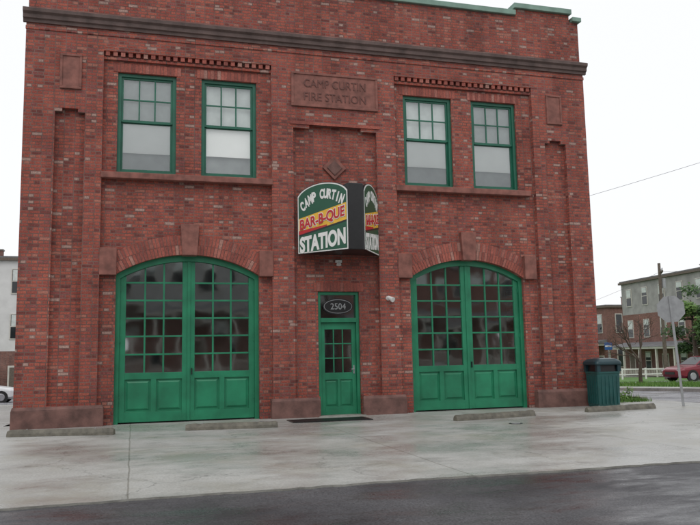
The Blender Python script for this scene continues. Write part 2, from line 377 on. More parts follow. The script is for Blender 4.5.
for g in gar:
    cx=(g[0]+g[1])/2
    b.box(g[0]-0.335,g[0]+0.012,-0.02,YB+0.05,3.12,3.70,M_terra); b.box(g[1]-0.012,g[1]+0.30,-0.02,YB+0.05,3.12,3.70,M_terra)
    y0,y1=-0.01,0.30
    b.hexa([(cx-0.16,y0,3.565),(cx+0.16,y0,3.565),(cx+0.16,y1,3.565),(cx-0.16,y1,3.565),(cx-0.20,y0,4.25),(cx+0.20,y0,4.25),(cx+0.20,y1,4.25),(cx-0.20,y1,4.25)],M_terra)
for x0,x1 in ((-0.715,2.985),(5.945,9.50)):
    b.box(x0,x1,-0.05,0.24,5.20,5.335,M_terra)
b.obj('stone_imposts_keystones_sills',B,bevel=0.012)
b=MB()
def plaque(x0,x1,z0,z1,fr=0.06):
    b.box(x0,x1,-0.025,0.02,z0,z1,M_terra)
    b.box(x0,x1,-0.045,-0.024,z1-fr,z1,M_terra); b.box(x0,x1,-0.045,-0.024,z0,z0+fr,M_terra)
    b.box(x0,x0+fr,-0.0445,-0.0235,z0+fr,z1-fr,M_terra); b.box(x1-fr,x1,-0.0445,-0.0235,z0+fr,z1-fr,M_terra)
plaque(3.43,5.53,7.09,7.92,0.06); plaque(-1.58,-1.14,7.10,7.87,0.05); plaque(10.06,10.50,7.10,7.87,0.05)
Md=Matrix.Translation((4.46,0,5.69))@Matrix.Rotation(math.radians(45),4,'Y')
b.box(-0.20,0.20,0.07,0.125,-0.20,0.20,M_terra,Md)
b.box(-0.13,0.13,0.05,0.09,-0.13,0.13,M_terrad,Md)
b.obj('terracotta_plaques',B,bevel=0.008)
b=MB()
R=Matrix.Rotation(math.radians(90),4,'X')
add_text(b,"CAMP CURTIN",1.5,0.19,Matrix.Translation((4.48,-0.028,7.66))@R,M_letter,0.0,0.010)
add_text(b,"FIRE STATION",1.5,0.19,Matrix.Translation((4.48,-0.028,7.34))@R,M_letter,0.0,0.010)
b.obj('name_plaque_letters',B,recalc=False)
b=MB()
for g in gar:
    cx=(g[0]+g[1])/2; w=(g[1]-g[0])/2; r=ZC-ZS; RR=(w*w+r*r)/(2*r); zc=ZC-RR; am=math.asin(w/RR)+0.02
    for k,(r0,r1,yy) in enumerate(((0.0,0.205,YB-0.035),(0.213,0.42,YB-0.03))):
        n=46+3*k
        for i in range(n):
            a0=-am+2*am*i/n+0.0022; a1=-am+2*am*(i+1)/n-0.0022
            P=[]; jy=random.uniform(-0.003,0.003)
            for rr in (RR+r0,RR+r1):
                for (aa,y) in ((a0,yy+jy),(a1,yy+jy),(a1,YB+0.02),(a0,YB+0.02)):
                    P.append((cx+rr*math.sin(aa),y,zc+rr*math.cos(aa)))
            b.hexa(P,M_archb)
    n=24
    for i in range(n):
        a0=-am+2*am*i/n; a1=-am+2*am*(i+1)/n
        P=[]
        for rr in (RR+0.004,RR+0.416):
            for (aa,y) in ((a0,YB-0.024),(a1,YB-0.024),(a1,YB+0.01),(a0,YB+0.01)): P.append((cx+rr*math.sin(aa),y,zc+rr*math.cos(aa)))
        b.hexa(P,M_mortar)
for x0,x1 in wins+[(cdx0,cdx1)]:
    zt=WZ1 if x1-x0>1.1 else cdz; yy=YB-0.012
    n=int((x1-x0+0.2)/0.074); st=(x1-x0+0.2)/n
    b.box(x0-0.1,x1+0.1,YB-0.006,YB+0.02,zt+0.006,zt+0.2,M_mortar)
    for i in range(n): b.box(x0-0.1+i*st+0.004,x0-0.1+(i+1)*st-0.004,yy,YB+0.02,zt+0.004,zt+0.205,M_archb)
b.obj('brick_arches_and_lintels',B)

for i,(x0,x1) in enumerate(wins):
    b=MB(); F=0.075
    y0=0.18
    b.box(x0,x0+F,y0,0.38,WZ0,WZ1,M_greend); b.box(x1-F,x1,y0,0.38,WZ0,WZ1,M_greend)
    b.box(x0+F,x1-F,y0+0.002,0.38,WZ1-F,WZ1,M_greend); b.box(x0+F,x1-F,y0-0.03,0.38,WZ0,WZ0+0.06,M_greend)
    zm=(WZ0+WZ1)/2+0.05
    a,c=x0+F,x1-F
    yu=0.22; s=0.045
    b.box(a,a+s,yu,yu+0.04,zm,WZ1-F,M_greend); b.box(c-s,c,yu,yu+0.04,zm,WZ1-F,M_greend)
    b.box(a+s,c-s,yu,yu+0.041,WZ1-F-s,WZ1-F,M_greend); b.box(a+s,c-s,yu-0.003,yu+0.043,zm-0.01,zm+0.045,M_greend)
    gx0,gx1=a+s,c-s; gz0,gz1=zm+0.045,WZ1-F-s
    for k in (1,2):
        xx=gx0+(gx1-gx0)*k/3; b.box(xx-0.015,xx+0.015,yu+0.005,yu+0.035,gz0,gz1,M_greend)
    zz=(gz0+gz1)/2; b.box(gx0,gx1,yu+0.007,yu+0.033,zz-0.015,zz+0.015,M_greend)
    yl=0.26
    b.box(a,a+s,yl,yl+0.04,WZ0+0.06,zm+0.03,M_greend); b.box(c-s,c,yl,yl+0.04,WZ0+0.06,zm+0.03,M_greend)
    b.box(a+s,c-s,yl,yl+0.041,WZ0+0.06,WZ0+0.13,M_greend); b.box(a+s,c-s,yl,yl+0.041,zm-0.02,zm+0.03,M_greend)
    b.obj('window_frame_%d'%(i+1),B)
    b=MB(); b.face([(gx0,yu+0.02,gz0),(gx1,yu+0.02,gz0),(gx1,yu+0.02,gz1),(gx0,yu+0.02,gz1)],M_glassup)
    b.face([(gx0,yl+0.02,WZ0+0.13),(gx1,yl+0.02,WZ0+0.13),(gx1,yl+0.02,zm-0.02),(gx0,yl+0.02,zm-0.02)],M_glassup)
    b.obj('window_glass_%d'%(i+1),B)
    b=MB(); zb=WZ0+0.13+[0.40,0.42,0.43,0.40][i]
    b.box(a,c,0.303,0.307,zb,zm+0.06,M_blind); b.box(a,c,0.301,0.309,zb-0.025,zb,M_blind)
    b.box(a,c,0.312,0.316,zm+0.061,WZ1-F,M_blindg); b.box(a,c,0.372,0.377,WZ0+0.06,zm-0.001,M_backing)
    b.obj('window_shade_%d'%(i+1),B)

for gi,g in enumerate(gar):
    b=MB(); x0,x1=g; F=0.09; y0=0.22; yd=0.27
    b.box(x0,x0+F,y0,0.39,0,archz(x0+F/2,g)-0.02,M_green); b.box(x1-F,x1,y0,0.39,0,archz(x1-F/2,g)-0.02,M_green)
    n=28
    for i in range(n):
        a=x0+(x1-x0)*i/n; c=x0+(x1-x0)*(i+1)/n
        za,zc_=archz(a,g)-0.001,archz(c,g)-0.001
        b.hexa([(a,y0+0.002,za-0.13),(c,y0+0.002,zc_-0.13),(c,0.39,zc_-0.13),(a,0.39,za-0.13),(a,y0+0.002,za),(c,y0+0.002,zc_),(c,0.39,zc_),(a,0.39,za)],M_green)
    b.obj('garage_door_frame_%d'%(gi+1),B)
    xm=(x0+x1)/2
    for li,(a,c) in enumerate(((x0+F,xm-0.008),(xm+0.008,x1-F))):
        b=MB(); st=0.125
        ga,gc=a+st,c-st; zb=1.06
        b.box(a,ga,yd,yd+0.07,0.03,archz(max(a+0.03,x0+F),g)-0.10,M_green); b.box(gc,c,yd,yd+0.07,0.03,archz(min(c-0.03,x1-F),g)-0.10,M_green)
        b.box(ga,gc,yd,yd+0.069,0.03,0.24,M_green); b.box(ga,gc,yd,yd+0.069,0.92,zb,M_green)
        xc=(ga+gc)/2; b.box(xc-0.055,xc+0.055,yd,yd+0.069,0.24,0.92,M_green)
        b.box(ga,gc,yd+0.035,yd+0.06,0.24,0.92,M_green)
        for p,q in ((ga,xc-0.055),(xc+0.055,gc)):
            i=0.07
            b.hexa([(p+0.03,yd+0.034,0.27),(q-0.03,yd+0.034,0.27),(q-0.03,yd+0.034,0.89),(p+0.03,yd+0.034,0.89),(p+i,yd+0.010,0.31),(q-i,yd+0.010,0.31),(q-i,yd+0.010,0.85),(p+i,yd+0.010,0.85)],M_green)
        for k in (1,2):
            xx=ga+(gc-ga)*k/3; b.box(xx-0.018,xx+0.018,yd+0.012,yd+0.06,zb,archz(xx,g)-0.12,M_green)
        for k in range(1,6):
            zz=zb+k*0.385
            b.box(ga,gc,yd+0.014,yd+0.058,zz-0.018,zz+0.018,M_green)
        if li==1:
            b.box(a-0.035,a+0.03,yd-0.018,yd,0.03,archz(a,g)-0.12,M_green); b.box(a+0.055,a+0.075,yd-0.05,yd,1.0,1.14,M_black)
        for hz in (0.45,1.7,2.8):
            xh=x0+F if li==0 else x1-F; b.box(xh-0.03,xh+0.03,yd-0.014,yd+0.01,hz,hz+0.11,M_green)
        b.obj('garage_door_leaf_%d_%d'%(gi+1,li+1),B,bevel=0.003)
        b=MB(); xsn=[ga+(gc-ga)*k/3 for k in range(4)]; zsn=[zb+k*0.385 for k in range(6)]
        for ii in range(3):
            p,q=xsn[ii],xsn[ii+1]
            for jj in range(6):
                z0=zsn[jj]; 
                if jj<5: zl=zr=zsn[jj+1]
                else: zl,zr=archz(p,g)-0.06,archz(q,g)-0.06
                t=random.uniform(-0.004,0.004); u=random.uniform(-0.003,0.003)
                b.face([(p,yd+0.036+t,z0),(q,yd+0.036-t,z0),(q,yd+0.036-t+u,zr),(p,yd+0.036+t+u,zl)],M_glass)
        b.obj('garage_door_glass_%d_%d'%(gi+1,li+1),B)
b=MB(); x0,x1=cdx0,cdx1; F=0.07; y0=0.17
b.box(x0,x0+F,y0,0.38,0,cdz,M_green); b.box(x1-F,x1,y0,0.38,0,cdz,M_green); b.box(x0+F,x1-F,y0+0.002,0.38,cdz-F,cdz,M_green); b.box(x0+F,x1-F,y0-0.01,0.38,2.10,2.20,M_green)
a,c=x0+F,x1-F; yd=0.23; st=0.10
b.box(a+0.004,a+st,yd,yd+0.05,0.02,2.095,M_green); b.box(c-st,c-0.004,yd,yd+0.05,0.02,2.095,M_green)
ga,gc=a+st,c-st
for z0,z1 in ((0.02,0.2),(0.80,0.96),(1.94,2.095)): b.box(ga,gc,yd,yd+0.049,z0,z1,M_green)
xc=(ga+gc)/2; b.box(xc-0.03,xc+0.03,yd,yd+0.049,0.2,0.8,M_green); b.box(ga,gc,yd+0.025,yd+0.04,0.2,0.8,M_green)
for p,q in ((ga,xc-0.03),(xc+0.03,gc)):
    b.hexa([(p+0.02,yd+0.024,0.22),(q-0.02,yd+0.024,0.22),(q-0.02,yd+0.024,0.78),(p+0.02,yd+0.024,0.78),(p+0.05,yd+0.007,0.25),(q-0.05,yd+0.007,0.25),(q-0.05,yd+0.007,0.75),(p+0.05,yd+0.007,0.75)],M_green)
for k in (1,2):
    xx=ga+(gc-ga)*k/3; b.box(xx-0.012,xx+0.012,yd+0.008,yd+0.045,0.96,1.94,M_green)
    zz=0.96+0.98*k/3; b.box(ga,gc,yd+0.010,yd+0.043,zz-0.012,zz+0.012,M_green)
b.obj('entrance_door',B,bevel=0.003)
b=MB(); b.face([(ga,yd+0.028,0.96),(gc,yd+0.028,0.96),(gc,yd+0.028,1.94),(ga,yd+0.028,1.94)],M_glass)
b.face([(a,yd+0.03,2.20),(c,yd+0.03,2.20),(c,yd+0.03,cdz-F),(a,yd+0.03,cdz-F)],M_glass); b.obj('entrance_door_glass',B)
b=MB(); b.box(c-0.075,c-0.045,yd-0.012,yd,0.93,1.12,M_galv); b.tube([(c-0.06,yd-0.01,1.03),(c-0.06,yd-0.05,1.03),(c-0.13,yd-0.055,1.03)],[0.011,0.011,0.011],M_galv); b.obj('door_handle',B)
b=MB(); zc_=2.465; n=36; 
for rx,rz,ya,yb_,mt in ((0.36,0.185,0.195,0.225,M_black),(0.335,0.160,0.188,0.1955,M_galv),(0.322,0.147,0.180,0.189,M_black)):
    rg=lambda y:[(4.52+rx*math.cos(t*2*math.pi/n),y,zc_+rz*math.sin(t*2*math.pi/n)) for t in range(n)]
    b.loft([rg(ya),rg(yb_)],mt)
add_text(b,"2504",0.36,0.14,Matrix.Translation((4.52,0.178,zc_))@R,M_galv,0.0,0.004)
b.obj('house_number_plate',B,recalc=False)
b=MB(); b.box(cdx0-0.05,cdx1+0.05,-0.10,0.3,0.0,0.018,M_curb); b.obj('door_threshold',B)

b=MB()
b.tube([(5.67,-0.002,2.64),(5.67,-0.05,2.64)],[0.055,0.05],M_white,14); b.tube([(5.67,-0.05,2.64),(5.68,-0.10,2.63)],[0.02,0.02],M_white)
b.tube([(5.66,-0.06,2.66),(5.70,-0.13,2.62),(5.73,-0.19,2.59)],[0.035,0.05,0.06],M_white,14)
b.obj('wall_security_light',None)
b=MB(); b.box(4.45,4.59,0.04,0.12,3.46,3.52,M_white); b.tube([(4.52,0.06,3.47),(4.52,0.05,3.40)],[0.04,0.06],M_white,12)
b.obj('entrance_light',None)

# ------------------------------------------------------------ projecting restaurant sign
S=empty('restaurant_sign')
zb=3.62
Aw=(3.56,-0.03); Af=(4.47,-1.02); Bf=(4.80,-1.02); Bw=(5.44,-0.03)
H=1.26
b=MB()
pl=[Aw,Af,Bf,Bw]
lo=[(x,y,zb) for x,y in pl]
b.hexa([lo[0],lo[1],lo[2],lo[3],(Aw[0],Aw[1],zb+H-0.05),(Af[0],Af[1],zb+H+0.22),(Bf[0],Bf[1],zb+H+0.22),(Bw[0],Bw[1],zb+H-0.05)],M_black)
b.box(3.7,5.3,-0.03,0.12,zb+0.1,zb+1.0,M_black)
b.obj('sign_cabinet',S,bevel=0.02)
def sign_face(Pa,Pb,name):
    d=Vector((Pb[0]-Pa[0],Pb[1]-Pa[1],0)); W=d.length; d.normalize()
    up=Vector((0,0,1)); nrm=d.cross(up)
    M=Matrix(((d.x,up.x,nrm.x,(Pa[0]+Pb[0])/2),(d.y,up.y,nrm.y,(Pa[1]+Pb[1])/2),(d.z,up.z,nrm.z,zb),(0,0,0,1)))
    def top(u): return H+0.04+0.34*math.sqrt(max(0,1-(u*0.95)**2))-0.08
    b=MB()
    def panel(inset,z0,z1,mat):
        n=20; w=W/2-inset
        pts=[(-w,inset),(w,inset)]+[(w-2*w*i/n, top(1-2*i/n)-inset) for i in range(n+1)]
        b.loft([[tuple(M@Vector((x,y,z0))) for x,y in pts],[tuple(M@Vector((x,y,z1))) for x,y in pts]],mat)
    panel(0.0,-0.04,0.02,M_black); panel(0.012,0.02,0.026,M_white); panel(0.036,0.026,0.031,M_signgreen)
    w=W/2-0.040
    def slab(pts,z0,z1,mat): b.loft([[tuple(M@Vector((x,y,z0))) for x,y in pts],[tuple(M@Vector((x,y,z1))) for x,y in pts]],mat)
    slab([(-w,0.43),(w,0.66),(w,1.04),(-w,0.80)],0.031,0.035,M_yellow)
    slab([(-w,0.43),(w*0.2,0.57),(w*0.2,0.60),(-w,0.52)],0.035,0.037,M_red)
    slab([(-w,0.395),(w,0.625),(w,0.66),(-w,0.43)],0.031,0.036,M_black)
    T=lambda x,y,z,a=0:M@Matrix.Translation((x,y,z))@Matrix.Rotation(a,4,'Z')
    add_text(b,"STATION",W*0.90,0.37,T(0,0.25,0.034),M_white,0.045,0.004,0.10)
    add_text(b,"BAR-B-QUE",W*0.90,0.31,T(0,0.735,0.041),M_white,0.07,0.003,0.18)
    add_text(b,"BAR-B-QUE",W*0.88,0.275,T(0,0.735,0.046),M_red,0.03,0.003,0.18)
    s="CAMP CURTIN"; n=len(s)
    for i,ch in enumerate(s):
        if ch==' ': continue
        u=(i-(n-1)/2)/(n/2); x=u*W*0.425
        an=-u*0.42
        add_text(b,ch,(0.108 if ch!='I' else 0.036)*W/1.34,0.225,T(x,1.30-0.24*u*u+0.03*u,0.034,an),M_white,0.05,0.004)
    b.obj(name,S,recalc=False)
sign_face(Aw,Af,'left_sign_face'); sign_face(Bf,Bw,'right_sign_face')

# ------------------------------------------------------------ parking stops, mat
def parking_stop(name,p,q):
    p=Vector((*p,0)); q=Vector((*q,0)); d=(q-p); L=d.length; a=math.atan2(d.y,d.x)
    b=MB(); sec=lambda x,k:[(x,-0.085*k,0.0),(x,-0.075*k,0.05),(x,-0.045*k,0.115*k),(x,0.045*k,0.115*k),(x,0.075*k,0.05),(x,0.085*k,0.0)]
    n=14
    b.loft([sec(-L/2+0.0,0.8)]+[sec(-L/2+0.04+(L-0.08)*i/n,1+random.uniform(-0.07,0.05)) for i in range(n+1)]+[sec(L/2,0.82)],M_stop)
    for s in (-0.32,0.32): b.tube([(s*L,0,0.10),(s*L,0,0.125)],[0.014,0.014],M_galv)
    m=(p+q)/2; b.obj(name,None,(m.x,m.y,0.002),a)
parking_stop('concrete_parking_stop',(-2.15,-1.45),(-0.30,-1.95))
parking_stop('concrete_parking_stop.001',(0.98,-1.75),(2.70,-1.95))
parking_stop('concrete_parking_stop.002',(6.22,-2.35),(8.20,-1.95))
parking_stop('concrete_parking_stop.003',(9.62,-1.75),(11.55,-1.50))
b=MB(); b.box(3.15,4.85,-1.25,-0.55,0.002,0.016,M_black)
for i in range(16): b.box(3.20,4.80,-1.22+i*0.04,-1.20+i*0.04,0.016,0.020,M_black)
b.obj('rubber_door_mat')
b=MB(); b.tube([(7.0,-3.4,0.001),(7.0,-3.4,0.008)],[0.13,0.125],M_black,24); b.tube([(7.0,-3.4,0.008),(7.0,-3.4,0.012)],[0.09,0.09],M_galv,20); b.obj('drain_cover')

# ------------------------------------------------------------ trash bin
M_teal=simple('teal_plastic',(0.014,0.080,0.076),0.45,0.2,5); M_teald=simple('teal_hood',(0.012,0.042,0.052),0.4,0.2,5)
def rr_ring(w,d,z,r=0.06,n=4):
    pts=[]
    for sx,sy,a0 in ((1,1,0),(-1,1,90),(-1,-1,180),(1,-1,270)):
        for k in range(n+1):
            a=math.radians(a0+90*k/n); pts.append((sx*(w/2-r)+r*math.cos(a),sy*(d/2-r)+r*math.sin(a),z))
    return pts
b=MB()
b.loft([rr_ring(0.54,0.54,0.0),rr_ring(0.56,0.56,0.03),rr_ring(0.60,0.60,0.78),rr_ring(0.62,0.62,0.80),rr_ring(0.62,0.62,0.84)],M_teal)
for i in range(-2,3):
    b.box(i*0.1-0.012,i*0.1+0.012,-0.308,-0.26,0.08,0.74,M_teal)
    b.box(-0.308,-0.26,i*0.1-0.012,i*0.1+0.012,0.08,0.74,M_teal)
b.loft([rr_ring(0.52,0.52,0.84),rr_ring(0.50,0.50,1.02)],M_black)
for sx in (-1,1):
    for sy in (-1,1): b.box(sx*0.27-0.045,sx*0.27+0.045,sy*0.27-0.045,sy*0.27+0.045,0.84,1.03,M_teald)
b.loft([rr_ring(0.68,0.68,1.0,0.07),rr_ring(0.70,0.70,1.03,0.08),rr_ring(0.68,0.68,1.08,0.09),rr_ring(0.54,0.54,1.14,0.1),rr_ring(0.30,0.30,1.16,0.1)],M_teald)
b.obj('trash_bin',None,(10.98,-0.42,0.0),math.radians(-4))

# ------------------------------------------------------------ vegetation
def leafcloud(b,c,r,n,size,mat,squash=0.8):
    for _ in range(n):
        while True:
            p=Vector((random.uniform(-1,1),random.uniform(-1,1),random.uniform(-1,1)))
            if 0.15<p.length<1: break
        p=p*(0.6+0.4*random.random()); q=Vector(c)+Vector((p.x*r,p.y*r,p.z*r*squash))
        d=Vector((random.gauss(0,1),random.gauss(0,1),random.gauss(0,1))).normalized(); e=d.orthogonal().normalized()
        s=size*random.uniform(0.6,1.3)
        b.face([q-d*s,q+e*s*0.5,q+d*s,q-e*s*0.5],mat)
def tree(name,loc,h,cr,n=2600,leaf=0.16,mats=(None,None),trunk_h=0.3,seed=1):
    random.seed(seed); T=empty(name,loc); mats=(M_leaf,M_leafd) if mats[0] is None else mats
    b=MB(); L=MB(); base=Vector((0,0,-0.1)); th=h*trunk_h
    pts=[base,Vector((0.03*h*random.uniform(-.3,.3),0,th*0.5)),Vector((0.02*h*random.uniform(-1,1),0,th)),Vector((random.uniform(-.03,.03)*h,random.uniform(-.03,.03)*h,h*0.8))]
    r0=h*0.022+0.04; b.tube(pts,[r0*1.3,r0,r0*0.8,r0*0.15],M_bark,9)
    ends=[]
    for i in range(13):
        t=random.uniform(0,1); st=pts[2].lerp(pts[3],t*0.85); a=i*2.4+random.uniform(-.3,.3); rad=cr*(1-0.45*t)*random.uniform(0.6,1.0)
        e=st+Vector((math.cos(a)*rad,math.sin(a)*rad,h*random.uniform(0.02,0.16))); m=st.lerp(e,0.5)+Vector((0,0,-0.02*h))
        b.tube([st,m,e],[r0*0.42,r0*0.26,r0*0.06],M_bark,6); ends.append(e); ends.append(m.lerp(e,0.3)+Vector((0,0,0.05*h)))
    ends.append(pts[3]+Vector((0,0,h*0.1)))
    for e in ends:
        leafcloud(L,e,cr*random.uniform(0.26,0.42),n//len(ends),leaf,random.choice(mats),0.75)
    b.obj('trunk_and_limbs',T,smooth=True); L.obj('foliage',T,recalc=False); return T
def bare_tree(name,loc,h,seed=3):
    random.seed(seed); T=empty(name,loc); b=MB(); L=MB()
    def br(p,d,l,r,dep):
        q=p+d*l*0.5+Vector((random.uniform(-.05,.05),random.uniform(-.05,.05),0))*l; e=p+d*l
        b.tube([p,q,e],[r,r*0.82,r*0.62],M_bark,6 if dep<3 else 4)
        if dep>=5:
            leafcloud(L,e,0.16,4,0.03,M_bud,1); return
        for k in range(3 if dep<4 else 2):
            nd=(d+Vector((random.gauss(0,.5),random.gauss(0,.5),random.gauss(0.05,.25)))).normalized(); br(e,nd,l*random.uniform(.62,.85),r*0.6,dep+1)
    br(Vector((0,0,-0.1)),Vector((0.05,0,1)),h*0.27,h*0.024,0)
    b.obj('trunk_and_branches',T); L.obj('buds',T,recalc=False)
bare_tree('bare_ornamental_tree',(25.6,17.7,gz(17.7)+0.05),4.6)
tree('leafy_tree',(34.3,23.8,gz(23.5)),6.4,2.0,7500,0.11,trunk_h=0.26,seed=5)
tree('leafy_tree.001',(50,66,gz(61)),8,3.0,3000,0.2,seed=9)
tree('leafy_tree.002',(-15,-41,0.05),10,4,3000,0.22,seed=11)  # this tree and the next: unseen, added behind the camera for reflections
tree('leafy_tree.003',(9,-37,0.05),7.5,3,3000,0.2,seed=12)
tree('leafy_tree.004',(-32,44,-1.3),8,3,2500,0.2,seed=15)
random.seed(21)
T=empty('low_shrub',(12.15,0.9,0.0)); b=MB(); L=MB()
for i in range(16):
    a=random.uniform(0,6.28); r=random.uniform(0,0.45); e=(math.cos(a)*r*1.4,math.sin(a)*r,random.uniform(0.15,0.32)); b.tube([(e[0]*0.3,e[1]*0.3,0),e],[0.012,0.004],M_bark,5)
    leafcloud(L,e,0.17,90,0.035,random.choice((M_leaf,M_blade)),0.8)
b.obj('stems',T); L.obj('foliage',T,recalc=False)
L=MB()
def blades(x0,x1,y0,y1,n,h,dz):
    for _ in range(n):
        x=random.uniform(x0,x1); y=random.uniform(y0,y1); z=gz(y)+dz; a=random.uniform(0,6.28); w=h*0.10; hh=h*random.uniform(.5,1.3); dx,dy=math.cos(a)*w,math.sin(a)*w
        L.face([(x-dx,y-dy,z),(x+dx,y+dy,z),(x+random.gauss(0,h*.3),y+random.gauss(0,h*.3),z+hh)],M_blade)
blades(21.3,27,1,20,9000,0.16,0.06); blades(11.6,13.0,0.95,8,2600,0.13,0.06); blades(11.22,13.1,0.5,0.95,500,0.10,0.0)
L.obj('grass',None,recalc=False)
L=MB(); 
for i in range(46):
    x=random.uniform(-120,190); y=random.uniform(125,150); h=random.uniform(5,8)
    leafcloud(L,(x,y,h*0.5-2),h*0.75,200,0.55,random.choice((M_leaf,M_leafd)),0.8)
L.obj('distant_tree_line',None,recalc=False)

# ------------------------------------------------------------ stop sign (seen from the back), small blue sign
Ss=empty('stop_sign',(12.60,-1.22,0))
b=MB(); b.box(-0.028,0.028,-0.006,0.0,-0.2,2.62,M_galv); b.box(-0.028,-0.022,0.0,0.022,-0.2,2.62,M_galv); b.box(0.022,0.028,0.0,0.022,-0.2,2.62,M_galv); b.obj('post',Ss)
b=MB(); oc=lambda y,r:[(r*math.cos(math.radians(22.5+45*k)),y,2.31+r*math.sin(math.radians(22.5+45*k))) for k in range(8)]
b.loft([oc(0.024,0.34),oc(0.028,0.34)],M_galv); b.loft([oc(0.0285,0.34),oc(0.029,0.34)],M_white); b.loft([oc(0.0295,0.32),oc(0.030,0.32)],M_red)
add_text(b,"STOP",0.46,0.22,Matrix.Translation((0,0.032,2.31))@Matrix.Rotation(math.pi,4,'Z')@R,M_white,0.01,0.001)
for z in (2.12,2.5): b.tube([(0,-0.014,z),(0,0.036,z)],[0.011,0.011],M_galv)
b.obj('octagonal_plate',Ss,recalc=False); Ss.rotation_euler=(0,math.radians(-3.2),math.radians(-25))
M_blue=simple('sign_blue',(0.03,0.12,0.36),0.4,0.1,5)
Ps=empty('blue_street_sign',(25.5,20.2,gz(20.2)+0.05),math.radians(-32))
b=MB(); b.tube([(0,0,0),(0,0,2.3)],[0.03,0.03],M_galv,8); b.obj('post',Ps)
b=MB(); b.box(-0.20,0.20,-0.04,-0.03,1.9,2.3,M_blue); b.box(-0.17,0.17,-0.043,-0.04,2.06,2.14,M_white); b.obj('plate',Ps)

U=empty('utility_pole',(36.6,29.5,gz(29.5)))
b=MB(); b.tube([(0,0,-0.2),(0,0,8.4)],[0.15,0.10],M_wood,12); b.box(-0.9,0.9,-0.2,-0.09,7.7,7.80,M_wood,Matrix.Rotation(math.radians(55),4,'Z'))
for s in (-0.8,-0.4,0.4,0.8):
    p=Matrix.Rotation(math.radians(55),4,'Z')@Vector((s,-0.14,7.80)); b.tube([p,p+Vector((0,0,0.18))],[0.045,0.03],M_galv)
b.tube([(0.28,0,6.6),(0.28,0,7.3)],[0.16,0.16],M_galv,14); b.obj('pole_with_crossarm',U)
M_wire=simple('wire_grey',(0.12,0.12,0.125),0.6,0.1,3)
b=MB()
def wire(p,q,sag=0.5,r=0.010):
    p=Vector(p);q=Vector(q); n=16; b.tube([p.lerp(q,i/n)-Vector((0,0,sag*4*(i/n)*(1-i/n))) for i in range(n+1)],[r]*(n+1),M_wire,5)
wire((36.6,29.5,6.9),(53,78,6.0),0.6); wire((36.6,29.5,6.9),(60,-10,8),0.8); wire((XR,5.0,5.5),(24,-12,9.5),0.3,0.005)
b.obj('overhead_wires')

Fp=empty('white_rail_fence',(0,0,0)); b=MB()
for i in range(12):
    x=31.0+i*2.2; z=gz(36); b.box(x-0.05,x+0.05,35.95,36.05,z,z+0.95,M_white)
for zz in (0.4,0.82): b.box(31,57,35.97,36.03,gz(36)+zz,gz(36)+zz+0.08,M_white)
b.obj('rails_and_posts',Fp)

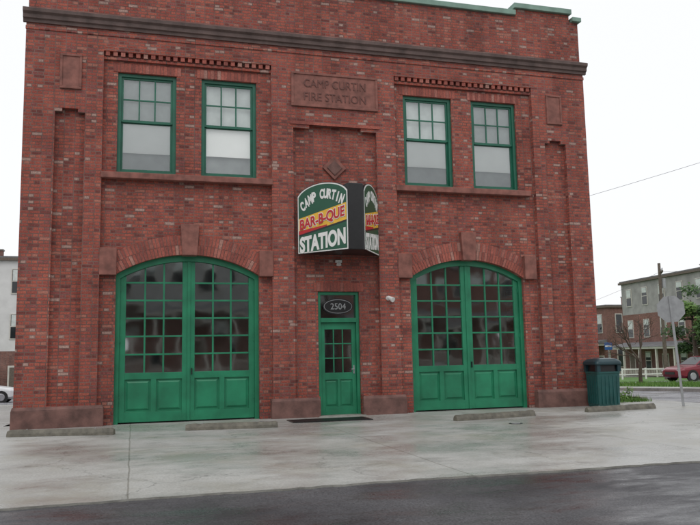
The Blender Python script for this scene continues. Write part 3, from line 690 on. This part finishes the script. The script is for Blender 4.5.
# ------------------------------------------------------------ cars
M_tyre=simple('tyre_rubber',(0.015,0.015,0.015),0.8,0.2,10); M_rim=simple('wheel_rim',(0.4,0.4,0.42),0.3,0.1,8,metal=0.8)
M_cglass=simple('car_glass',(0.02,0.025,0.028),0.05,0.1,3); M_lens=simple('headlight_lens',(0.6,0.62,0.64),0.1,0.1,9); M_tail=simple('tail_lens',(0.3,0.01,0.01),0.15,0.1,9)
def car(name,loc,rot,col):
    C=empty(name,loc,rot); P=simple(name+'_paint',col,0.22,0.04,2)
    b=MB()
    st=[(-2.18,.62,.42,.60,.66),(-2.10,.78,.28,.62,.72),(-1.85,.86,.20,.66,.80),(-1.3,.88,.20,.70,.88),(-0.85,.89,.20,.72,.95),(0,.89,.20,.72,.97),(1.0,.89,.20,.72,.98),(1.55,.88,.20,.72,.98),(1.95,.84,.24,.70,.96),(2.15,.76,.34,.64,.88),(2.20,.66,.44,.6,.8)]
    def rg(s):
        x,w,z0,zm,z1=s
        return [(x,-w*0.86,z0),(x,-w,z0+0.12),(x,-w,zm),(x,-w*0.95,z1-0.06),(x,-w*0.80,z1),(x,w*0.80,z1),(x,w*0.95,z1-0.06),(x,w,zm),(x,w,z0+0.12),(x,w*0.86,z0)]
    b.loft([rg(s) for s in st],P); b.obj('body',C,smooth=False,bevel=0.02)
    b=MB(); cs=[(-0.95,.76,.94,.74,.95),(-0.25,.78,.94,.60,1.38),(0.15,.78,.95,.60,1.43),(0.75,.78,.95,.60,1.42),(1.15,.77,.96,.59,1.36),(1.75,.72,.95,.70,.97)]
    rg2=lambda s:[(s[0],-s[1],s[2]),(s[0],-s[3],s[4]-0.03),(s[0],-s[3]*0.88,s[4]),(s[0],s[3]*0.88,s[4]),(s[0],s[3],s[4]-0.03),(s[0],s[1],s[2])]
    def mm(a,bb):
        if bb in (0,4): return M_cglass
        if a in (0,4) and bb==2: return M_cglass
        return P
    b.loft([rg2(s) for s in cs],P,mats=mm); b.obj('cabin',C)
    b=MB()
    for x in (-0.2,0.45,1.12):
        for s in (-1,1): b.hexa([(x-0.03,s*0.785,0.95),(x+0.03,s*0.785,0.95),(x+0.03,s*0.77,0.95),(x-0.03,s*0.77,0.95),(x-0.03,s*0.612,1.40),(x+0.03,s*0.612,1.40),(x+0.03,s*0.59,1.40),(x-0.03,s*0.59,1.40)],P)
    for s in (-1,1):
        b.box(-0.86,-0.70,0.88,1.03,0.95,1.06,P) if s>0 else b.box(-0.86,-0.70,-1.03,-0.88,0.95,1.06,P)
        b.box(-2.16,-1.98,min(s*0.45,s*0.74),max(s*0.45,s*0.74),0.58,0.69,M_lens); b.box(2.08,2.215,min(s*0.45,s*0.72),max(s*0.45,s*0.72),0.62,0.78,M_tail)
    b.box(-2.20,-2.0,-0.4,0.4,0.42,0.56,M_black); b.box(-0.6,1.4,-0.9,-0.885,0.45,0.48,M_black); b.box(-0.6,1.4,0.885,0.9,0.45,0.48,M_black)
    b.obj('trim_and_lights',C)
    for k,(x,s) in enumerate(((-1.35,-1),(-1.35,1),(1.35,-1),(1.35,1))):
        b=MB(); y=s*0.80
        b.tube([(x,y-0.1,0.31),(x,y+0.1,0.31)],[0.31,0.31],M_tyre,24); b.tube([(x,y+s*0.099,0.31),(x,y+s*0.112,0.31)],[0.21,0.19],M_rim,16)
        b.tube([(x,y+s*0.04,0.31),(x,y+s*0.095,0.31)],[0.365,0.365],M_black,24); b.obj('wheel_%d'%(k+1),C)
car('parked_car',(31.7,20.3,gz(20.3)+0.075),0,(0.18,0.012,0.025))
car('parked_car.001',(-8.35,30.5,gz(30.5)-0.034),math.pi,(0.66,0.67,0.68))

# ------------------------------------------------------------ other houses
M_siding=simple('grey_siding',(0.30,0.295,0.285),0.7,0.2,1.2); M_slate=simple('slate_roof',(0.14,0.14,0.145),0.7,0.3,3)  # siding colour made paler in place of atmospheric haze
M_pale=simple('pale_siding',(0.62,0.62,0.61),0.7,0.08,1.2)
M_cream=simple('cream_trim',(0.55,0.53,0.48),0.6,0.1,3)
def house(name,loc,rot,w,h,dep,floors,bays,upper=None,porch=True,gable=False,chim=True):
    Hh=empty(name,loc,rot); b=MB(); fh=h/floors
    nu=2 if upper is M_pale else 1
    zt=fh*(floors-nu) if upper else h
    b.box(0,w,0,dep,-0.5,zt,M_brick2)
    if upper: b.box(-0.0,w,0.004,dep-0.004,zt,h,upper)
    b.obj('walls',Hh)
    b=MB()
    if gable:
        b.loft([[(-0.3,-0.4,h),(-0.3,dep+0.4,h),(-0.3,dep/2,h+dep*0.32)],[(w+0.3,-0.4,h),(w+0.3,dep+0.4,h),(w+0.3,dep/2,h+dep*0.32)]],M_slate)
    else:
        b.box(-0.2,w+0.2,-0.25,dep+0.2,h,h+0.22,M_wood); b.box(-0.1,w+0.1,-0.15,dep+0.1,h+0.22,h+0.35,M_slate)
    if chim:
        for cxx in (w*0.2,w*0.72): b.box(cxx,cxx+0.7,dep*0.5,dep*0.5+0.7,h,h+1.5,M_brick2); b.box(cxx-0.06,cxx+0.76,dep*0.5-0.06,dep*0.5+0.76,h+1.5,h+1.62,M_curb)
    b.obj('roof',Hh)
    b=MB()
    for f in range(floors):
        for k in range(bays):
            cx=w*(k+0.5)/bays; z0=f*fh+fh*0.28; z1=f*fh+fh*0.80
            if f==0 and k%2==0:
                b.box(cx-0.55,cx+0.55,-0.05,0.02,0.2,2.5,M_cream); b.box(cx-0.42,cx+0.42,-0.08,-0.045,0.25,2.35,M_wood); continue
            b.box(cx-0.52,cx+0.52,-0.06,0.02,z0-0.08,z1+0.08,M_cream); b.box(cx-0.44,cx+0.44,-0.075,-0.055,z0,z1,M_cglass)
            b.box(cx-0.44,cx+0.44,-0.09,-0.07,(z0+z1)/2-0.03,(z0+z1)/2+0.03,M_cream); b.box(cx-0.40,cx+0.40,-0.08,-0.074,(z0+z1)/2+0.04+0.3*(k%2),z1-0.03,M_blindg)
        for k in range(3):
            for xx,s in ((-0.05,-1),(w+0.05,1)):
                cy=dep*(k+0.5)/3; z0=f*fh+fh*0.28; z1=f*fh+fh*0.8
                b.box(min(xx,xx-s*0.07),max(xx,xx-s*0.07),cy-0.5,cy+0.5,z0-0.08,z1+0.1,M_cream); b.box(min(xx,xx+s*0.015),max(xx,xx+s*0.015),cy-0.4,cy+0.4,z0,z1,M_cglass)
    b.obj('windows_and_doors',Hh)
    if porch:
        b=MB(); b.box(0.2,w-0.2,-2.2,-0.01,fh*0.90,fh*0.90+0.2,M_cream); b.hexa([(0.1,-2.3,fh*.9+.2),(w-.1,-2.3,fh*.9+.2),(w-.1,-.01,fh*.9+.2),(.1,-.01,fh*.9+.2),(0.1,-2.2,fh*.9+.25),(w-.1,-2.2,fh*.9+.25),(w-.1,-.01,fh*.9+.7),(.1,-.01,fh*.9+.7)],M_slate)
        b.box(0.2,w-0.2,-2.2,-0.01,-0.3,0.25,M_curb)
        n=bays
        for k in range(n+1):
            x=0.35+(w-0.7)*k/n; b.box(x-0.09,x+0.09,-2.1,-1.92,0.25,fh*0.9,M_cream)
        b.box(0.35,w-0.35,-2.04,-1.98,0.95,1.03,M_cream); b.box(0.35,w-0.35,-2.03,-1.99,0.4,0.45,M_cream)
        for k in range(int((w-0.8)/0.2)): b.box(0.4+k*0.2,0.45+k*0.2,-2.03,-1.99,0.45,0.95,M_cream)
        b.obj('porch',Hh)
RZ=math.radians(-90)
house('brick_row_house',(51,54,-1.55),math.radians(-96),30,9.9,11,3,10,M_siding)
house('brick_house',(54.5,76,-1.75),RZ,14,8.2,10,2,5,None,True,False)
house('brick_row_house.001',(-34,49,-1.45),0,31,10.9,10,3,13,M_pale,False)
for i,(x,w,h,g,u) in enumerate(((26,13,7.6,True,None),(11,12,8.6,False,M_siding),(-3.5,12,7.6,True,None),(-19,13,8.8,False,None),(-36,14,8,True,M_siding))):  # unseen invented houses across the street, added for garage pane reflections
    house('brick_house.%03d'%(i+1),(x,-31,0.05),math.pi,w,h,9,2,4,u,True,g)

# ------------------------------------------------------------ world, sun
W=bpy.data.worlds.new('World'); sc.world=W; W.use_nodes=True; nt=W.node_tree
bg=nt.nodes['Background']; sky=nt.nodes.new('ShaderNodeTexSky'); sky.sky_type='NISHITA'; sky.sun_disc=False
EL,AZ=math.radians(52),math.radians(205)
sky.sun_elevation=EL; sky.sun_rotation=AZ; sky.dust_density=4; sky.air_density=1.2
mx=nt.nodes.new('ShaderNodeMix'); mx.data_type='RGBA'; mx.inputs[0].default_value=0.92
nt.links.new(sky.outputs[0],mx.inputs[6]); mx.inputs[7].default_value=(10.0,10.1,10.3,1)
nt.links.new(mx.outputs[2],bg.inputs[0]); bg.inputs[1].default_value=0.105
sl=bpy.data.lights.new('sun','SUN'); sl.energy=0.7; sl.angle=math.radians(30); sl.color=(1,0.98,0.95)
so=bpy.data.objects.new('sun',sl); sc.collection.objects.link(so)
dirv=Vector((math.sin(AZ)*math.cos(EL),math.cos(AZ)*math.cos(EL),math.sin(EL)))
so.rotation_euler=dirv.to_track_quat('Z','Y').to_euler()
so.location=(0,0,40)

# ------------------------------------------------------------ camera
yaw,pit,rol,ff=0.28081945870070596,0.1224586258440486,0.019220322273407794,1.0775447000369185
Fv=Vector((math.sin(yaw)*math.cos(pit),math.cos(yaw)*math.cos(pit),math.sin(pit))); Rv=Vector((math.cos(yaw),-math.sin(yaw),0)); Uv=Rv.cross(Fv)
c,s=math.cos(rol),math.sin(rol); Rc=c*Rv-s*Uv; Uc=s*Rv+c*Uv
M=Matrix(((Rc.x,Uc.x,-Fv.x,0),(Rc.y,Uc.y,-Fv.y,-16.543),(Rc.z,Uc.z,-Fv.z,1.343),(0,0,0,1)))
cam=bpy.data.cameras.new('camera'); cam.sensor_width=36; cam.lens=36*ff; cam.clip_end=3000; cam.clip_start=0.05
co=bpy.data.objects.new('camera',cam); sc.collection.objects.link(co); co.matrix_world=M; sc.camera=co
